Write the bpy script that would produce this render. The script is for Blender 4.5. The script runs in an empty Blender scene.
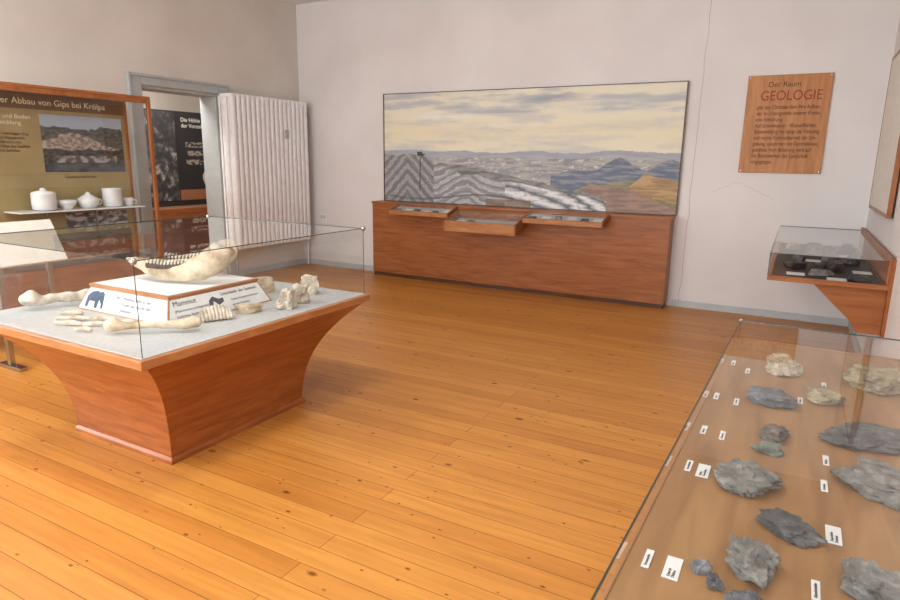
import bpy, bmesh, math, random
from mathutils import Vector, Matrix, noise
random.seed(7)
scene = bpy.context.scene
COL = scene.collection

# ------------------------------------------------------------------ helpers
def s2l(c):
    c = c/255.0
    return c/12.92 if c <= 0.04045 else ((c+0.055)/1.055)**2.4
def C(r, g, b): return (s2l(r), s2l(g), s2l(b), 1.0)

def newmat(name):
    m = bpy.data.materials.new(name); m.use_nodes = True
    nt = m.node_tree; b = nt.nodes['Principled BSDF']
    return m, nt, b
def N(nt, t, **kw):
    n = nt.nodes.new(t)
    for k, v in kw.items(): setattr(n, k, v)
    return n
def mapping(nt, scale=(1,1,1), rot=(0,0,0)):
    tc = N(nt, 'ShaderNodeTexCoord'); mp = N(nt, 'ShaderNodeMapping')
    mp.inputs['Scale'].default_value = scale; mp.inputs['Rotation'].default_value = rot
    nt.links.new(tc.outputs['Object'], mp.inputs['Vector'])
    return mp
def ramp(nt, stops):
    r = N(nt, 'ShaderNodeValToRGB')
    els = r.color_ramp.elements
    while len(els) < len(stops): els.new(0.5)
    for e, (p, c) in zip(els, stops):
        e.position = p; e.color = c
    return r
def noisy(name, c1, c2, scale=5, rough=0.7, detail=4, stretch=(1,1,1), bump=0.0, metallic=0, lo=0.35, hi=0.65, spec=0.5, nrough=0.5):
    m, nt, b = newmat(name)
    mp = mapping(nt, stretch)
    nz = N(nt, 'ShaderNodeTexNoise'); nz.inputs['Scale'].default_value = scale; nz.inputs['Detail'].default_value = detail
    nz.inputs['Roughness'].default_value = nrough
    nt.links.new(mp.outputs[0], nz.inputs['Vector'])
    r = ramp(nt, [(lo, c1), (hi, c2)])
    nt.links.new(nz.outputs['Fac'], r.inputs['Fac'])
    nt.links.new(r.outputs['Color'], b.inputs['Base Color'])
    b.inputs['Roughness'].default_value = rough; b.inputs['Metallic'].default_value = metallic
    b.inputs['Specular IOR Level'].default_value = spec
    if bump:
        bp = N(nt, 'ShaderNodeBump'); bp.inputs['Strength'].default_value = bump; bp.inputs['Distance'].default_value = 0.01
        nt.links.new(nz.outputs['Fac'], bp.inputs['Height']); nt.links.new(bp.outputs[0], b.inputs['Normal'])
    return m
def plain(name, c, rough=0.6, metallic=0):
    k = 0.93
    c2 = (c[0]*k, c[1]*k, c[2]*k, 1)
    return noisy(name, c, c2, 12, rough, 2, metallic=metallic)
def wood(name, c1, c2, stretch, rough=0.35, scale=3.0):
    m, nt, b = newmat(name)
    mp = mapping(nt, stretch)
    nz = N(nt, 'ShaderNodeTexNoise'); nz.inputs['Scale'].default_value = scale; nz.inputs['Detail'].default_value = 6
    nz.inputs['Distortion'].default_value = 0.6
    nt.links.new(mp.outputs[0], nz.inputs['Vector'])
    r = ramp(nt, [(0.3, c1), (0.7, c2)])
    nt.links.new(nz.outputs['Fac'], r.inputs['Fac'])
    nt.links.new(r.outputs['Color'], b.inputs['Base Color'])
    b.inputs['Roughness'].default_value = rough
    b.inputs['Specular IOR Level'].default_value = 0.35
    return m
def rockmat(name, c1, c2, c3):
    m, nt, b = newmat(name)
    mp = mapping(nt)
    nz = N(nt, 'ShaderNodeTexNoise'); nz.inputs['Scale'].default_value = 26; nz.inputs['Detail'].default_value = 10; nz.inputs['Roughness'].default_value = .68
    nt.links.new(mp.outputs[0], nz.inputs['Vector'])
    r = ramp(nt, [(0.33, c1), (0.52, c2), (0.68, c3)])
    nt.links.new(nz.outputs['Fac'], r.inputs['Fac']); nt.links.new(r.outputs['Color'], b.inputs['Base Color'])
    b.inputs['Roughness'].default_value = .8
    nz2 = N(nt, 'ShaderNodeTexNoise'); nz2.inputs['Scale'].default_value = 70; nz2.inputs['Detail'].default_value = 8
    nt.links.new(mp.outputs[0], nz2.inputs['Vector'])
    bp = N(nt, 'ShaderNodeBump'); bp.inputs['Strength'].default_value = .9; bp.inputs['Distance'].default_value = 0.006
    nt.links.new(nz2.outputs['Fac'], bp.inputs['Height']); nt.links.new(bp.outputs[0], b.inputs['Normal'])
    return m

# ------------------------------------------------------------------ materials
M = {}
m, nt, b = newmat('pine_floorboards')
mp = mapping(nt)
br = N(nt, 'ShaderNodeTexBrick'); br.offset = 0.37; br.offset_frequency = 2; br.squash = 1.0
br.inputs['Color1'].default_value = C(206, 143, 66); br.inputs['Color2'].default_value = C(188, 123, 52)
br.inputs['Mortar'].default_value = C(122, 74, 32)
br.inputs['Scale'].default_value = 1.0; br.inputs['Mortar Size'].default_value = 0.0018
br.inputs['Mortar Smooth'].default_value = 0.2
br.inputs['Brick Width'].default_value = 4.3; br.inputs['Row Height'].default_value = 0.112
nt.links.new(mp.outputs[0], br.inputs['Vector'])
mp2 = mapping(nt, (0.6, 9, 1))
nz = N(nt, 'ShaderNodeTexNoise'); nz.inputs['Scale'].default_value = 3; nz.inputs['Detail'].default_value = 6; nz.inputs['Distortion'].default_value = 0.8
nt.links.new(mp2.outputs[0], nz.inputs['Vector'])
r = ramp(nt, [(0.3, (0.84, 0.79, 0.72, 1)), (0.7, (1.05, 1.05, 1.05, 1))])
nt.links.new(nz.outputs['Fac'], r.inputs['Fac'])
mx = N(nt, 'ShaderNodeMix', data_type='RGBA', blend_type='MULTIPLY'); mx.inputs[0].default_value = 1.0
nt.links.new(br.outputs['Color'], mx.inputs[6]); nt.links.new(r.outputs['Color'], mx.inputs[7])
prev = mx.outputs[2]
for sc, (ra, rb) in ((1.9, (0.055, 0.11)), (2.9, (0.045, 0.09)), (4.6, (0.05, 0.085))):
    mp3 = mapping(nt, (1.7, 3.2, 1)); mp3.inputs['Location'].default_value = (sc, sc*2, 0)
    vo = N(nt, 'ShaderNodeTexVoronoi'); vo.inputs['Scale'].default_value = sc
    nt.links.new(mp3.outputs[0], vo.inputs['Vector'])
    r2 = ramp(nt, [(ra, (0.34, 0.24, 0.17, 1)), (rb, (1, 1, 1, 1))])
    nt.links.new(vo.outputs['Distance'], r2.inputs['Fac'])
    mx2 = N(nt, 'ShaderNodeMix', data_type='RGBA', blend_type='MULTIPLY'); mx2.inputs[0].default_value = 1.0
    nt.links.new(prev, mx2.inputs[6]); nt.links.new(r2.outputs['Color'], mx2.inputs[7])
    prev = mx2.outputs[2]
nt.links.new(prev, b.inputs['Base Color'])
b.inputs['Roughness'].default_value = 0.40
b.inputs['Specular IOR Level'].default_value = 0.45
bp = N(nt, 'ShaderNodeBump'); bp.inputs['Strength'].default_value = 0.2; bp.inputs['Distance'].default_value = 0.003
nt.links.new(nz.outputs['Fac'], bp.inputs['Height']); nt.links.new(bp.outputs[0], b.inputs['Normal'])
M['floor'] = m

M['wall'] = noisy('wall_plaster', C(219, 214, 212), C(227, 223, 221), 1.2, 0.9, 5, bump=0.04)
M['wall_l'] = noisy('wall_plaster_beige', C(209, 201, 192), C(219, 212, 203), 1.2, 0.9, 5, bump=0.04)
M['ceil'] = noisy('ceiling_paint', C(236, 236, 236), C(230, 230, 230), 2, 0.9)
M['base'] = plain('grey_baseboard_paint', C(186, 190, 192), 0.5)
M['doorframe'] = plain('grey_door_paint', C(176, 180, 180), 0.5)
M['white'] = plain('white_enamel', C(240, 238, 240), 0.4)
M['rad_white'] = plain('radiator_enamel', C(243, 240, 241), 0.5)
WA, WB = C(166, 104, 60), C(136, 78, 42)
M['wood_x'] = wood('furniture_wood_x', WA, WB, (1.0, 8, 10))
M['wood_y'] = wood('furniture_wood_y', WA, WB, (8, 1.0, 10))
M['wood_z'] = wood('furniture_wood_z', C(160, 100, 56), C(130, 76, 40), (6, 6, 0.7))
M['wood_case'] = wood('case_veneer', C(172, 102, 50), C(136, 73, 34), (1.2, 1.2, 9), 0.3)
M['wood_edge'] = wood('case_edge_wood', C(186, 128, 80), C(158, 100, 58), (2, 2, 10), 0.35)
M['wood_dark'] = wood('dark_base_wood', C(98, 64, 42), C(74, 46, 30), (1, 8, 8))
M['wood_board'] = wood('display_oak', C(166, 126, 82), C(136, 97, 60), (7, 0.9, 6), 0.45)
M['sign'] = wood('sign_wood', C(192, 134, 82), C(170, 110, 60), (9, 5, 0.9), 0.45)
M['felt'] = noisy('grey_felt', C(188, 190, 190), C(178, 180, 180), 40, 0.95)
M['olive'] = noisy('olive_backing', C(168, 148, 102), C(154, 134, 90), 3, 0.8)
M['header'] = plain('header_brown', C(110, 84, 54), 0.6)
M['paper'] = plain('paper_white', C(228, 228, 226), 0.8)
M['cream'] = plain('paper_cream', C(226, 222, 212), 0.8)
M['black'] = plain('black_print', C(34, 34, 38), 0.6)
M['grey_ink'] = plain('grey_print', C(84, 84, 88), 0.7)
M['text_brown'] = plain('text_brown', C(84, 42, 24), 0.7)
M['text_red'] = plain('text_red', C(150, 56, 32), 0.7)
M['text_cream'] = plain('text_cream', C(245, 235, 200), 0.7)
M['text_blue'] = plain('text_blue', C(48, 70, 98), 0.7)
M['metal'] = plain('chrome_metal', C(190, 190, 192), 0.25, 1.0)
M['edge'] = plain('glass_edge', C(52, 62, 58), 0.3)
M['ceramic'] = plain('white_ceramic', C(232, 232, 232), 0.25)
M['bone'] = noisy('bone', C(220, 204, 178), C(160, 138, 110), 11, 0.7, 8, bump=0.4, lo=.38, hi=.68, nrough=.6)
M['bone2'] = noisy('bone_pale', C(220, 210, 194), C(164, 150, 132), 16, 0.75, 8, bump=0.4, lo=.38, hi=.66, nrough=.6)
M['tooth'] = noisy('tooth', C(184, 164, 136), C(84, 68, 54), 30, 0.5, 4, bump=0.2)
M['gum'] = noisy('tooth_cement', C(92, 74, 58), C(60, 48, 38), 30, 0.7, 4, bump=0.2)
M['r_grey'] = rockmat('rock_grey', C(78, 77, 74), C(120, 119, 115), C(160, 158, 153))
M['r_dark'] = rockmat('rock_slate', C(56, 57, 58), C(90, 91, 92), C(128, 128, 128))
M['r_blue'] = rockmat('rock_bluegrey', C(64, 67, 72), C(98, 101, 106), C(142, 144, 146))
M['r_pale'] = rockmat('rock_pale', C(140, 128, 106), C(186, 174, 150), C(216, 208, 190))
M['r_yel'] = rockmat('rock_ochre', C(104, 94, 76), C(150, 138, 110), C(190, 178, 146))
M['r_green'] = rockmat('rock_green', C(76, 84, 76), C(106, 116, 104), C(146, 152, 140))
M['r_brown'] = rockmat('rock_brown', C(62, 56, 52), C(98, 88, 80), C(150, 138, 126))
M['r_black'] = noisy('rock_black', C(60, 58, 60), C(24, 24, 28), 18, 0.4, 8, bump=0.6)
# glass (thin sheet)
m, nt, b = newmat('sheet_glass'); nt.nodes.remove(b)
out = [n for n in nt.nodes if n.type == 'OUTPUT_MATERIAL'][0]
tr = N(nt, 'ShaderNodeBsdfTransparent'); tr.inputs[0].default_value = (0.955, 0.97, 0.965, 1)
gl = N(nt, 'ShaderNodeBsdfGlossy'); gl.inputs['Roughness'].default_value = 0.01; gl.inputs[0].default_value = (1, 1, 1, 1)
lw = N(nt, 'ShaderNodeLayerWeight'); lw.inputs['Blend'].default_value = 0.5
pw = N(nt, 'ShaderNodeMath', operation='POWER'); pw.inputs[1].default_value = 4.5
ml = N(nt, 'ShaderNodeMath', operation='MULTIPLY_ADD'); ml.inputs[1].default_value = 0.85; ml.inputs[2].default_value = 0.05
mix = N(nt, 'ShaderNodeMixShader')
nt.links.new(lw.outputs['Facing'], pw.inputs[0]); nt.links.new(pw.outputs[0], ml.inputs[0]); nt.links.new(ml.outputs[0], mix.inputs[0])
nt.links.new(tr.outputs[0], mix.inputs[1]); nt.links.new(gl.outputs[0], mix.inputs[2]); nt.links.new(mix.outputs[0], out.inputs[0])
M['glass'] = m
def paintmat(name, rough=0.6):
    m, nt, b = newmat(name)
    at = N(nt, 'ShaderNodeAttribute'); at.attribute_name = 'Col'
    nt.links.new(at.outputs['Color'], b.inputs['Base Color']); b.inputs['Roughness'].default_value = rough
    return m
M['paint'] = paintmat('painted_canvas', 0.7)

# ------------------------------------------------------------------ geometry helpers
def link(ob, parent=None):
    COL.objects.link(ob)
    if parent is not None:
        ob.parent = parent
        ob.matrix_parent_inverse = Matrix.Translation(parent.location).inverted()
    return ob
def root(name, loc):
    e = bpy.data.objects.new(name, None); e.empty_display_size = 0.1
    e.location = loc; COL.objects.link(e); return e
def mesh(name, verts, faces, mat, parent=None, smooth=False):
    me = bpy.data.meshes.new(name); me.from_pydata([tuple(v) for v in verts], [], faces); me.update()
    me.materials.append(mat)
    if smooth:
        for p in me.polygons: p.use_smooth = True
    return link(bpy.data.objects.new(name, me), parent)
def boxes(name, bl, mat, parent=None, bevel=0.0, xf=None):
    V, F = [], []
    for (x0, x1, y0, y1, z0, z1) in bl:
        o = len(V)
        V += [Vector(p) for p in ((x0,y0,z0),(x1,y0,z0),(x1,y1,z0),(x0,y1,z0),(x0,y0,z1),(x1,y0,z1),(x1,y1,z1),(x0,y1,z1))]
        F += [tuple(o+i for i in f) for f in ((0,3,2,1),(4,5,6,7),(0,1,5,4),(1,2,6,5),(2,3,7,6),(3,0,4,7))]
    if xf: V = [xf @ v for v in V]
    ob = mesh(name, V, F, mat, parent)
    if bevel:
        md = ob.modifiers.new('bevel', 'BEVEL'); md.width = bevel; md.segments = 2; md.limit_method = 'ANGLE'
    return ob
def box(name, x0, x1, y0, y1, z0, z1, mat, parent=None, bevel=0.0, xf=None):
    return boxes(name, [(x0, x1, y0, y1, z0, z1)], mat, parent, bevel, xf)
def quad(name, pts, mat, parent=None):
    return mesh(name, pts, [tuple(range(len(pts)))], mat, parent)
def prism(name, poly, axis, a0, a1, mat, parent=None, bevel=0):
    def mk(p, a):
        if axis == 'y': return Vector((p[0], a, p[1]))
        if axis == 'x': return Vector((a, p[0], p[1]))
        return Vector((p[0], p[1], a))
    n = len(poly)
    V = [mk(p, a0) for p in poly] + [mk(p, a1) for p in poly]
    F = [tuple(range(n)), tuple(range(2*n-1, n-1, -1))] + [(i, i+n, (i+1) % n+n, (i+1) % n) for i in range(n)]
    ob = mesh(name, V, F, mat, parent)
    bm = bmesh.new(); bm.from_mesh(ob.data); bmesh.ops.recalc_face_normals(bm, faces=bm.faces); bm.to_mesh(ob.data); bm.free()
    if bevel:
        md = ob.modifiers.new('bevel', 'BEVEL'); md.width = bevel; md.segments = 2
    return ob
def sphere(name, c, r, mat, parent=None):
    bm = bmesh.new(); bmesh.ops.create_uvsphere(bm, u_segments=16, v_segments=10, radius=r)
    bmesh.ops.translate(bm, vec=Vector(c), verts=bm.verts)
    me = bpy.data.meshes.new(name); bm.to_mesh(me); bm.free(); me.materials.append(mat)
    for p in me.polygons: p.use_smooth = True
    return link(bpy.data.objects.new(name, me), parent)
def tube(name, pts, rad, mat, parent=None, seg=14, nz=0.0, seed=0, sub=6, aspect=1.0):
    P = [Vector(p) for p in pts]; n = len(P); S = []; R = []
    for i in range(n-1):
        p0, p1, p2, p3 = P[max(i-1,0)], P[i], P[i+1], P[min(i+2,n-1)]
        for k in range(sub):
            t = k/sub
            S.append(0.5*((2*p1)+(p2-p0)*t+(2*p0-5*p1+4*p2-p3)*t*t+(3*p1-p0-3*p2+p3)*t**3))
            tt = t*t*(3-2*t); R.append(rad[i]*(1-tt)+rad[i+1]*tt)
    S.append(P[-1]); R.append(rad[-1])
    V, F = [], []
    d0 = (S[0]-S[1]).normalized(); d1 = (S[-1]-S[-2]).normalized()
    SS = [S[0]+d0*R[0]*0.6, S[0]+d0*R[0]*0.35]+S+[S[-1]+d1*R[-1]*0.35, S[-1]+d1*R[-1]*0.6]
    RR = [R[0]*0.3, R[0]*0.75]+R+[R[-1]*0.75, R[-1]*0.3]
    for i, (p, r) in enumerate(zip(SS, RR)):
        d = (SS[min(i+1, len(SS)-1)]-SS[max(i-1, 0)]).normalized()
        up = Vector((0,0,1)) if abs(d.z) < 0.95 else Vector((0,1,0))
        a = d.cross(up).normalized(); bb = a.cross(d).normalized()
        for k in range(seg):
            an = 2*math.pi*k/seg
            q = p + a*math.cos(an)*r*aspect + bb*math.sin(an)*r
            if nz: q += (q-p)*nz*noise.noise(q*18+Vector((seed, 0, 0)))*1.5
            V.append(q)
    m_ = len(SS)
    for i in range(m_-1):
        for k in range(seg):
            F.append((i*seg+k, i*seg+(k+1) % seg, (i+1)*seg+(k+1) % seg, (i+1)*seg+k))
    F.append(tuple(range(seg-1, -1, -1))); F.append(tuple((m_-1)*seg+k for k in range(seg)))
    ob = mesh(name, V, F, mat, parent, True)
    return ob
def rock(name, loc, dims, mat, parent=None, rot=0, seed=0, rough=0.35, flat=0.0, xf=None, jag=0.0):
    bm = bmesh.new(); bmesh.ops.create_icosphere(bm, subdivisions=5 if jag else 4, radius=0.5)
    sv = Vector((seed*3.7, seed*1.3, seed*7.1))
    rnd = random.Random(seed+11)
    planes = []
    nf = rnd.choice([5, 6, 7]) if jag else 8
    for i in range(nf):
        a = 2*math.pi*(i+rnd.uniform(-.4, .4))/nf
        planes.append((Vector((math.cos(a), math.sin(a), rnd.uniform(-.2, .4))).normalized(), rnd.uniform(0.22, 0.40)))
    planes.append((Vector((rnd.uniform(-.25, .25), rnd.uniform(-.25, .25), 1)).normalized(), rnd.uniform(.20, .30)))
    for i in range(4):
        planes.append((Vector((rnd.uniform(-1, 1), rnd.uniform(-1, 1), .9)).normalized(), rnd.uniform(0.24, 0.38)))
    for v in bm.verts:
        for d, o in planes:
            h = v.co.dot(d)
            if h > o: v.co -= d*(h-o)*0.97
    for v in bm.verts:
        q = v.co*3.0+sv
        k = 0.085*noise.fractal(q, 1.0, 2.0, 3)+0.03*noise.noise(v.co*17+sv)
        if jag:
            dd, _ = noise.voronoi(v.co*5.2+sv)
            k += jag*(-.06+.13*dd[0]) + jag*.06*noise.fractal(v.co*8+sv, 1.0, 2.0, 5)
        v.co += v.co.normalized()*rough*k
        if jag:   # bedding steps
            v.co.z = v.co.z*.6 + .4*round(v.co.z*8)/8 + .01*noise.noise(v.co*20+sv)
    xs = [v.co.x for v in bm.verts]; ys = [v.co.y for v in bm.verts]; zs = [v.co.z for v in bm.verts]
    ca, sa = math.cos(rot), math.sin(rot)
    for v in bm.verts:
        x = (v.co.x-min(xs))/(max(xs)-min(xs))-0.5; y = (v.co.y-min(ys))/(max(ys)-min(ys))-0.5
        z = (v.co.z-min(zs))/(max(zs)-min(zs))
        z = max(0.0, (z-0.25)/0.75)
        v.co = Vector((x*dims[0], y*dims[1], z*dims[2]))
        x, y, z = v.co
        q = Vector((loc[0]+x*ca-y*sa, loc[1]+x*sa+y*ca, loc[2]+z))
        v.co = xf @ q if xf else q
    me = bpy.data.meshes.new(name); bm.to_mesh(me); bm.free(); me.materials.append(mat)
    return link(bpy.data.objects.new(name, me), parent)
def text(name, body, loc, rot, size, mat, parent=None, align='LEFT', xf=None, space=1.0, sx=1.0):
    cu = bpy.data.curves.new(name, 'FONT'); cu.body = body; cu.size = size; cu.align_x = align
    cu.extrude = 0.0006; cu.materials.append(mat); cu.space_line = space
    ob = bpy.data.objects.new(name, cu)
    mw = Matrix.Translation(Vector(loc)) @ (Matrix.Rotation(rot[2], 4, 'Z') @ Matrix.Rotation(rot[1], 4, 'Y') @ Matrix.Rotation(rot[0], 4, 'X')) @ Matrix.Diagonal((sx, 1, 1, 1))
    if xf: mw = xf @ mw
    COL.objects.link(ob)
    if parent is not None:
        ob.parent = parent; ob.matrix_parent_inverse = Matrix.Translation(parent.location).inverted()
    ob.matrix_basis = mw
    return ob
def painted(name, nx, ny, o, uv, vv, fn, parent=None):
    o, uv, vv = Vector(o), Vector(uv), Vector(vv)
    V, F, cols = [], [], []
    for j in range(ny+1):
        for i in range(nx+1):
            u, v = i/nx, j/ny
            V.append(o+uv*u+vv*v); c = fn(u, v)
            cols += [s2l(max(0, c[0])), s2l(max(0, c[1])), s2l(max(0, c[2])), 1.0]
    for j in range(ny):
        for i in range(nx):
            a = j*(nx+1)+i; F.append((a, a+1, a+nx+2, a+nx+1))
    ob = mesh(name, V, F, M['paint'], parent)
    ca = ob.data.color_attributes.new('Col', 'FLOAT_COLOR', 'POINT')
    ca.data.foreach_set('color', cols)
    return ob
def lathe(name, prof, c, mat, parent=None, seg=20):
    V, F = [], []
    for (r, z) in prof:
        for k in range(seg):
            a = 2*math.pi*k/seg; V.append((c[0]+r*math.cos(a), c[1]+r*math.sin(a), c[2]+z))
    for i in range(len(prof)-1):
        for k in range(seg):
            F.append((i*seg+k, i*seg+(k+1) % seg, (i+1)*seg+(k+1) % seg, (i+1)*seg+k))
    F.append(tuple(range(seg-1, -1, -1)))
    return mesh(name, V, F, mat, parent, True)
def lerp(a, b, t):
    t = max(0, min(1, t)); return tuple(a[i]*(1-t)+b[i]*t for i in range(3))
def fr(x, y, z=0.0, o=4): return noise.fractal(Vector((x, y, z)), 1.0, 2.0, o)

# ------------------------------------------------------------------ room shell
XL, XR, YB, YF, ZC = -6.65, 0.62, 7.4, -2.2, 3.75
T = 0.3
box('floor', XL-T, XR+T, YF-T, YB+T, -0.1, 0, M['floor'])
box('ceiling', XL-T, XR+T, YF-T, YB+T, ZC, ZC+0.1, M['ceil'])
wb = box('wall_back', XL-T, XR+T, YB, YB+T, 0, ZC, M['wall'])
box('wall_right', XR, XR+T, YF, YB, 0, ZC, M['wall'])
DY0, DY1, DZ = 4.78, 5.88, 2.38
WL = (-0.9, 0.7, 0.95, 3.1)
boxes('wall_left', [(XL-T, XL, YF, WL[0], 0, ZC), (XL-T, XL, WL[0], WL[1], 0, WL[2]), (XL-T, XL, WL[0], WL[1], WL[3], ZC),
                    (XL-T, XL, WL[1], DY0, 0, ZC), (XL-T, XL, DY0, DY1, DZ, ZC), (XL-T, XL, DY1, YB, 0, ZC)], M['wall_l'])
WF = [(-5.9, -4.5), (-3.7, -2.3), (-1.5, -0.1)]
bl = []; x = XL-T
for a, c in WF:
    bl += [(x, a, YF-T, YF, 0, ZC), (a, c, YF-T, YF, 0, 0.95), (a, c, YF-T, YF, 3.1, ZC)]; x = c
bl.append((x, XR+T, YF-T, YF, 0, ZC))
boxes('wall_front', bl, M['wall'])
LC = (0.915, 0.965, 1.0)
for i, (a, c) in enumerate(WF):
    w = root('window_%d' % (i+1), ((a+c)/2, YF-0.15, 2.0)); f = 0.06; y0, y1 = YF-0.2, YF-0.13; mid = (a+c)/2
    boxes('sash', [(a, a+f, y0, y1, .95, 3.1), (c-f, c, y0, y1, .95, 3.1), (mid-f/2, mid+f/2, y0, y1, .95, 3.1), (a+f, mid-f/2, y0, y1, .95, 1.01), (mid+f/2, c-f, y0, y1, .95, 1.01),
        (a+f, mid-f/2, y0, y1, 3.04, 3.1), (mid+f/2, c-f, y0, y1, 3.04, 3.1), (a+f, mid-f/2, y0, y1, 2.3, 2.36), (mid+f/2, c-f, y0, y1, 2.3, 2.36)], M['white'], w)
    ld = bpy.data.lights.new('daylight_%d' % (i+1), 'AREA'); ld.shape = 'RECTANGLE'; ld.size = c-a; ld.size_y = 2.1; ld.energy = 138; ld.color = LC
    lo = bpy.data.objects.new('daylight_%d' % (i+1), ld); lo.location = (mid, YF-0.32, 2.03); COL.objects.link(lo)
    lo.rotation_euler = (math.radians(90), 0, 0)
w = root('window_4', (XL-0.15, -0.1, 2.0)); x0, x1 = XL-0.2, XL-0.13
boxes('sash', [(x0, x1, -.9, -.84, .95, 3.1), (x0, x1, .64, .7, .95, 3.1), (x0, x1, -.13, -.07, .95, 3.1), (x0, x1, -.84, -.13, .95, 1.01), (x0, x1, -.07, .64, .95, 1.01),
    (x0, x1, -.84, -.13, 3.04, 3.1), (x0, x1, -.07, .64, 3.04, 3.1), (x0, x1, -.84, -.13, 2.3, 2.36), (x0, x1, -.07, .64, 2.3, 2.36)], M['white'], w)
ld = bpy.data.lights.new('daylight_4', 'AREA'); ld.shape = 'RECTANGLE'; ld.size = 2.1; ld.size_y = 1.6; ld.energy = 140; ld.color = LC
lo = bpy.data.objects.new('daylight_4', ld); lo.location = (XL-0.32, -0.1, 2.03); lo.rotation_euler = (0, math.radians(-90), 0); COL.objects.link(lo)
for i, (lx, ly) in enumerate([(-4.9, 1.6), (-1.8, 1.6)]):  # ceiling fills with housings, out of view, added to even out the light
    cl = root('added_ceiling_fill', (lx, ly, ZC-.04))
    lathe('fill_housing', [(.30, 0), (.32, .02), (.32, .04)], (lx, ly, ZC-.045), M['white'], cl, 24)
    ld = bpy.data.lights.new('added_ceiling_fill_light', 'AREA'); ld.shape = 'DISK'; ld.size = .6; ld.energy = 46; ld.color = (1, .98, .95)
    lo = bpy.data.objects.new('fill_light', ld); lo.location = (lx, ly, ZC-.05); link(lo, cl)

# baseboards
box('baseboard_back', XL+0.02, -5.15, YB-0.02, YB, 0, 0.075, M['base'], bevel=0.004)
box('baseboard_back.001', -1.14, XR-0.02, YB-0.02, YB, 0, 0.075, M['base'], bevel=0.004)
boxes('baseboard_left', [(XL, XL+0.02, YF, 4.6, 0, 0.075), (XL, XL+0.02, 6.04, YB, 0, 0.075)], M['base'])
box('baseboard_right', XR-0.02, XR, YF, YB-0.02, 0, 0.075, M['base'])
# crack in plaster of back wall
pts = []
for i in range(80):
    z = 3.74-i*0.0465
    xx = -1.02 - 0.04*(i/79) + 0.02*noise.noise(Vector((i*0.2, 0, 0))) + 0.006*noise.noise(Vector((i*1.1, 5, 0)))
    pts.append((xx, z))
V, F = [], []
for i, (x, z) in enumerate(pts):
    V += [(x-0.002, YB-0.0015, z), (x+0.002, YB-0.0015, z)]
    if i: F.append((2*i-2, 2*i-1, 2*i+1, 2*i))
mesh('plaster_crack', V, F, plain('crack', C(166, 154, 148), 0.9), wb)
pts = []
for i in range(24):
    pts.append((-0.82+i*0.026, 1.42-0.012*abs(i-9)+0.02*noise.noise(Vector((i*0.6, 1, 2)))))
V, F = [], []
for i, (x, z) in enumerate(pts):
    V += [(x, YB-0.0015, z), (x, YB-0.0015, z-0.003)]
    if i: F.append((2*i-2, 2*i-1, 2*i+1, 2*i))
mesh('plaster_crack_small', V, F, plain('crack2', C(188, 178, 172), 0.9), wb)

# door frame
d = root('door_1', (XL, 5.33, 1.25))
boxes('architrave', [(XL, XL+0.035, 4.62, DY0, 0, 2.5), (XL, XL+0.035, DY1, 6.02, 0, 2.5), (XL, XL+0.035, DY0, DY1, DZ, 2.5)], M['doorframe'], d, 0.008)
boxes('architrave_bead', [(XL+0.035, XL+0.055, 4.62, 4.65, 0, 2.5), (XL+0.035, XL+0.055, 5.99, 6.02, 0, 2.5), (XL+0.035, XL+0.055, 4.65, 5.99, 2.47, 2.5)], M['doorframe'], d, 0.004)
boxes('jamb', [(XL-T, XL, DY0, DY0+0.03, 0, DZ), (XL-T, XL, DY1-0.03, DY1, 0, DZ), (XL-T, XL, DY0+.03, DY1-.03, DZ-0.03, DZ)], M['doorframe'], d)
# adjoining room
AX = -9.3
box('floor_adjoining', AX-.1, XL-T, 2.6, 9.0, -0.1, 0, M['floor'])
box('ceiling_adjoining', AX-.1, XL-T, 2.6, 9.0, 3.3, 3.4, M['ceil'])
box('wall_adjoining_left', AX-.2, AX, 2.6, 9.0, 0, 3.3, M['wall_l'])
box('wall_adjoining_back', AX, XL-T, 9.0, 9.2, 0, 3.3, M['wall_l'])
box('wall_adjoining_front', AX, XL-T, 2.4, 2.6, 0, 3.3, M['wall_l'])
ld = bpy.data.lights.new('adjoining_fill', 'AREA'); ld.size = 1.0; ld.energy = 110; ld.color = (1, .97, .92)  # unseen fill light, added to brighten the room behind the doorway
lo = bpy.data.objects.new('adjoining_fill', ld); lo.location = (-7.6, 5.2, 3.28); COL.objects.link(lo)
eb = root('exhibit_board', (-7.85, 6.0, 1.2))
box('backing', -7.9, -7.8, 4.9, 7.1, 0.9, 2.22, M['black'], eb)
box('cabinet', -8.1, -7.6, 4.9, 7.1, 0, 0.88, M['wood_y'], eb)
def boulders(u, v):
    dd, pp = noise.voronoi(Vector((u*1.9+.45*fr(u*3, v*4), v*4.0+.45*fr(u*4, v*4, 4), 2.2)))
    k = min(1, (dd[1]-dd[0])*1.6); t = fr(u*8, v*20, 1); t2 = fr(u*20, v*40, 7)
    return lerp((44, 44, 46), (118+60*t+30*t2, 116+60*t+30*t2, 114+60*t+30*t2), k*(.75+t))
painted('boulder_photo', 60, 130, (-7.795, 5.55, 0.98), (0, 0.55, 0), (0, 0, 1.22), boulders, eb)
def bones_panel(u, v):
    c = (34, 32, 36)
    for k, vv in enumerate((.64, .54, .44)):
        if abs(v-vv) < .03 and u > .15 and fr(u*16, v*40, k) > -.05: c = (150, 140, 126)
    r = math.hypot((u-.62), (v-.26)*1.5)
    if .10 < r < .17: c = (200, 192, 176)
    if v < .12: c = (150, 100, 66)
    return c
painted('skeleton_photo', 70, 120, (-7.795, 6.12, 0.98), (0, 0.9, 0), (0, 0, 1.22), bones_panel, eb)
text('panel_title', 'Die Höhle\nder Vorzeit', (-7.79, 6.2, 2.08), (math.radians(90), 0, math.radians(90)), .08, M['cream'], eb)

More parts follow.
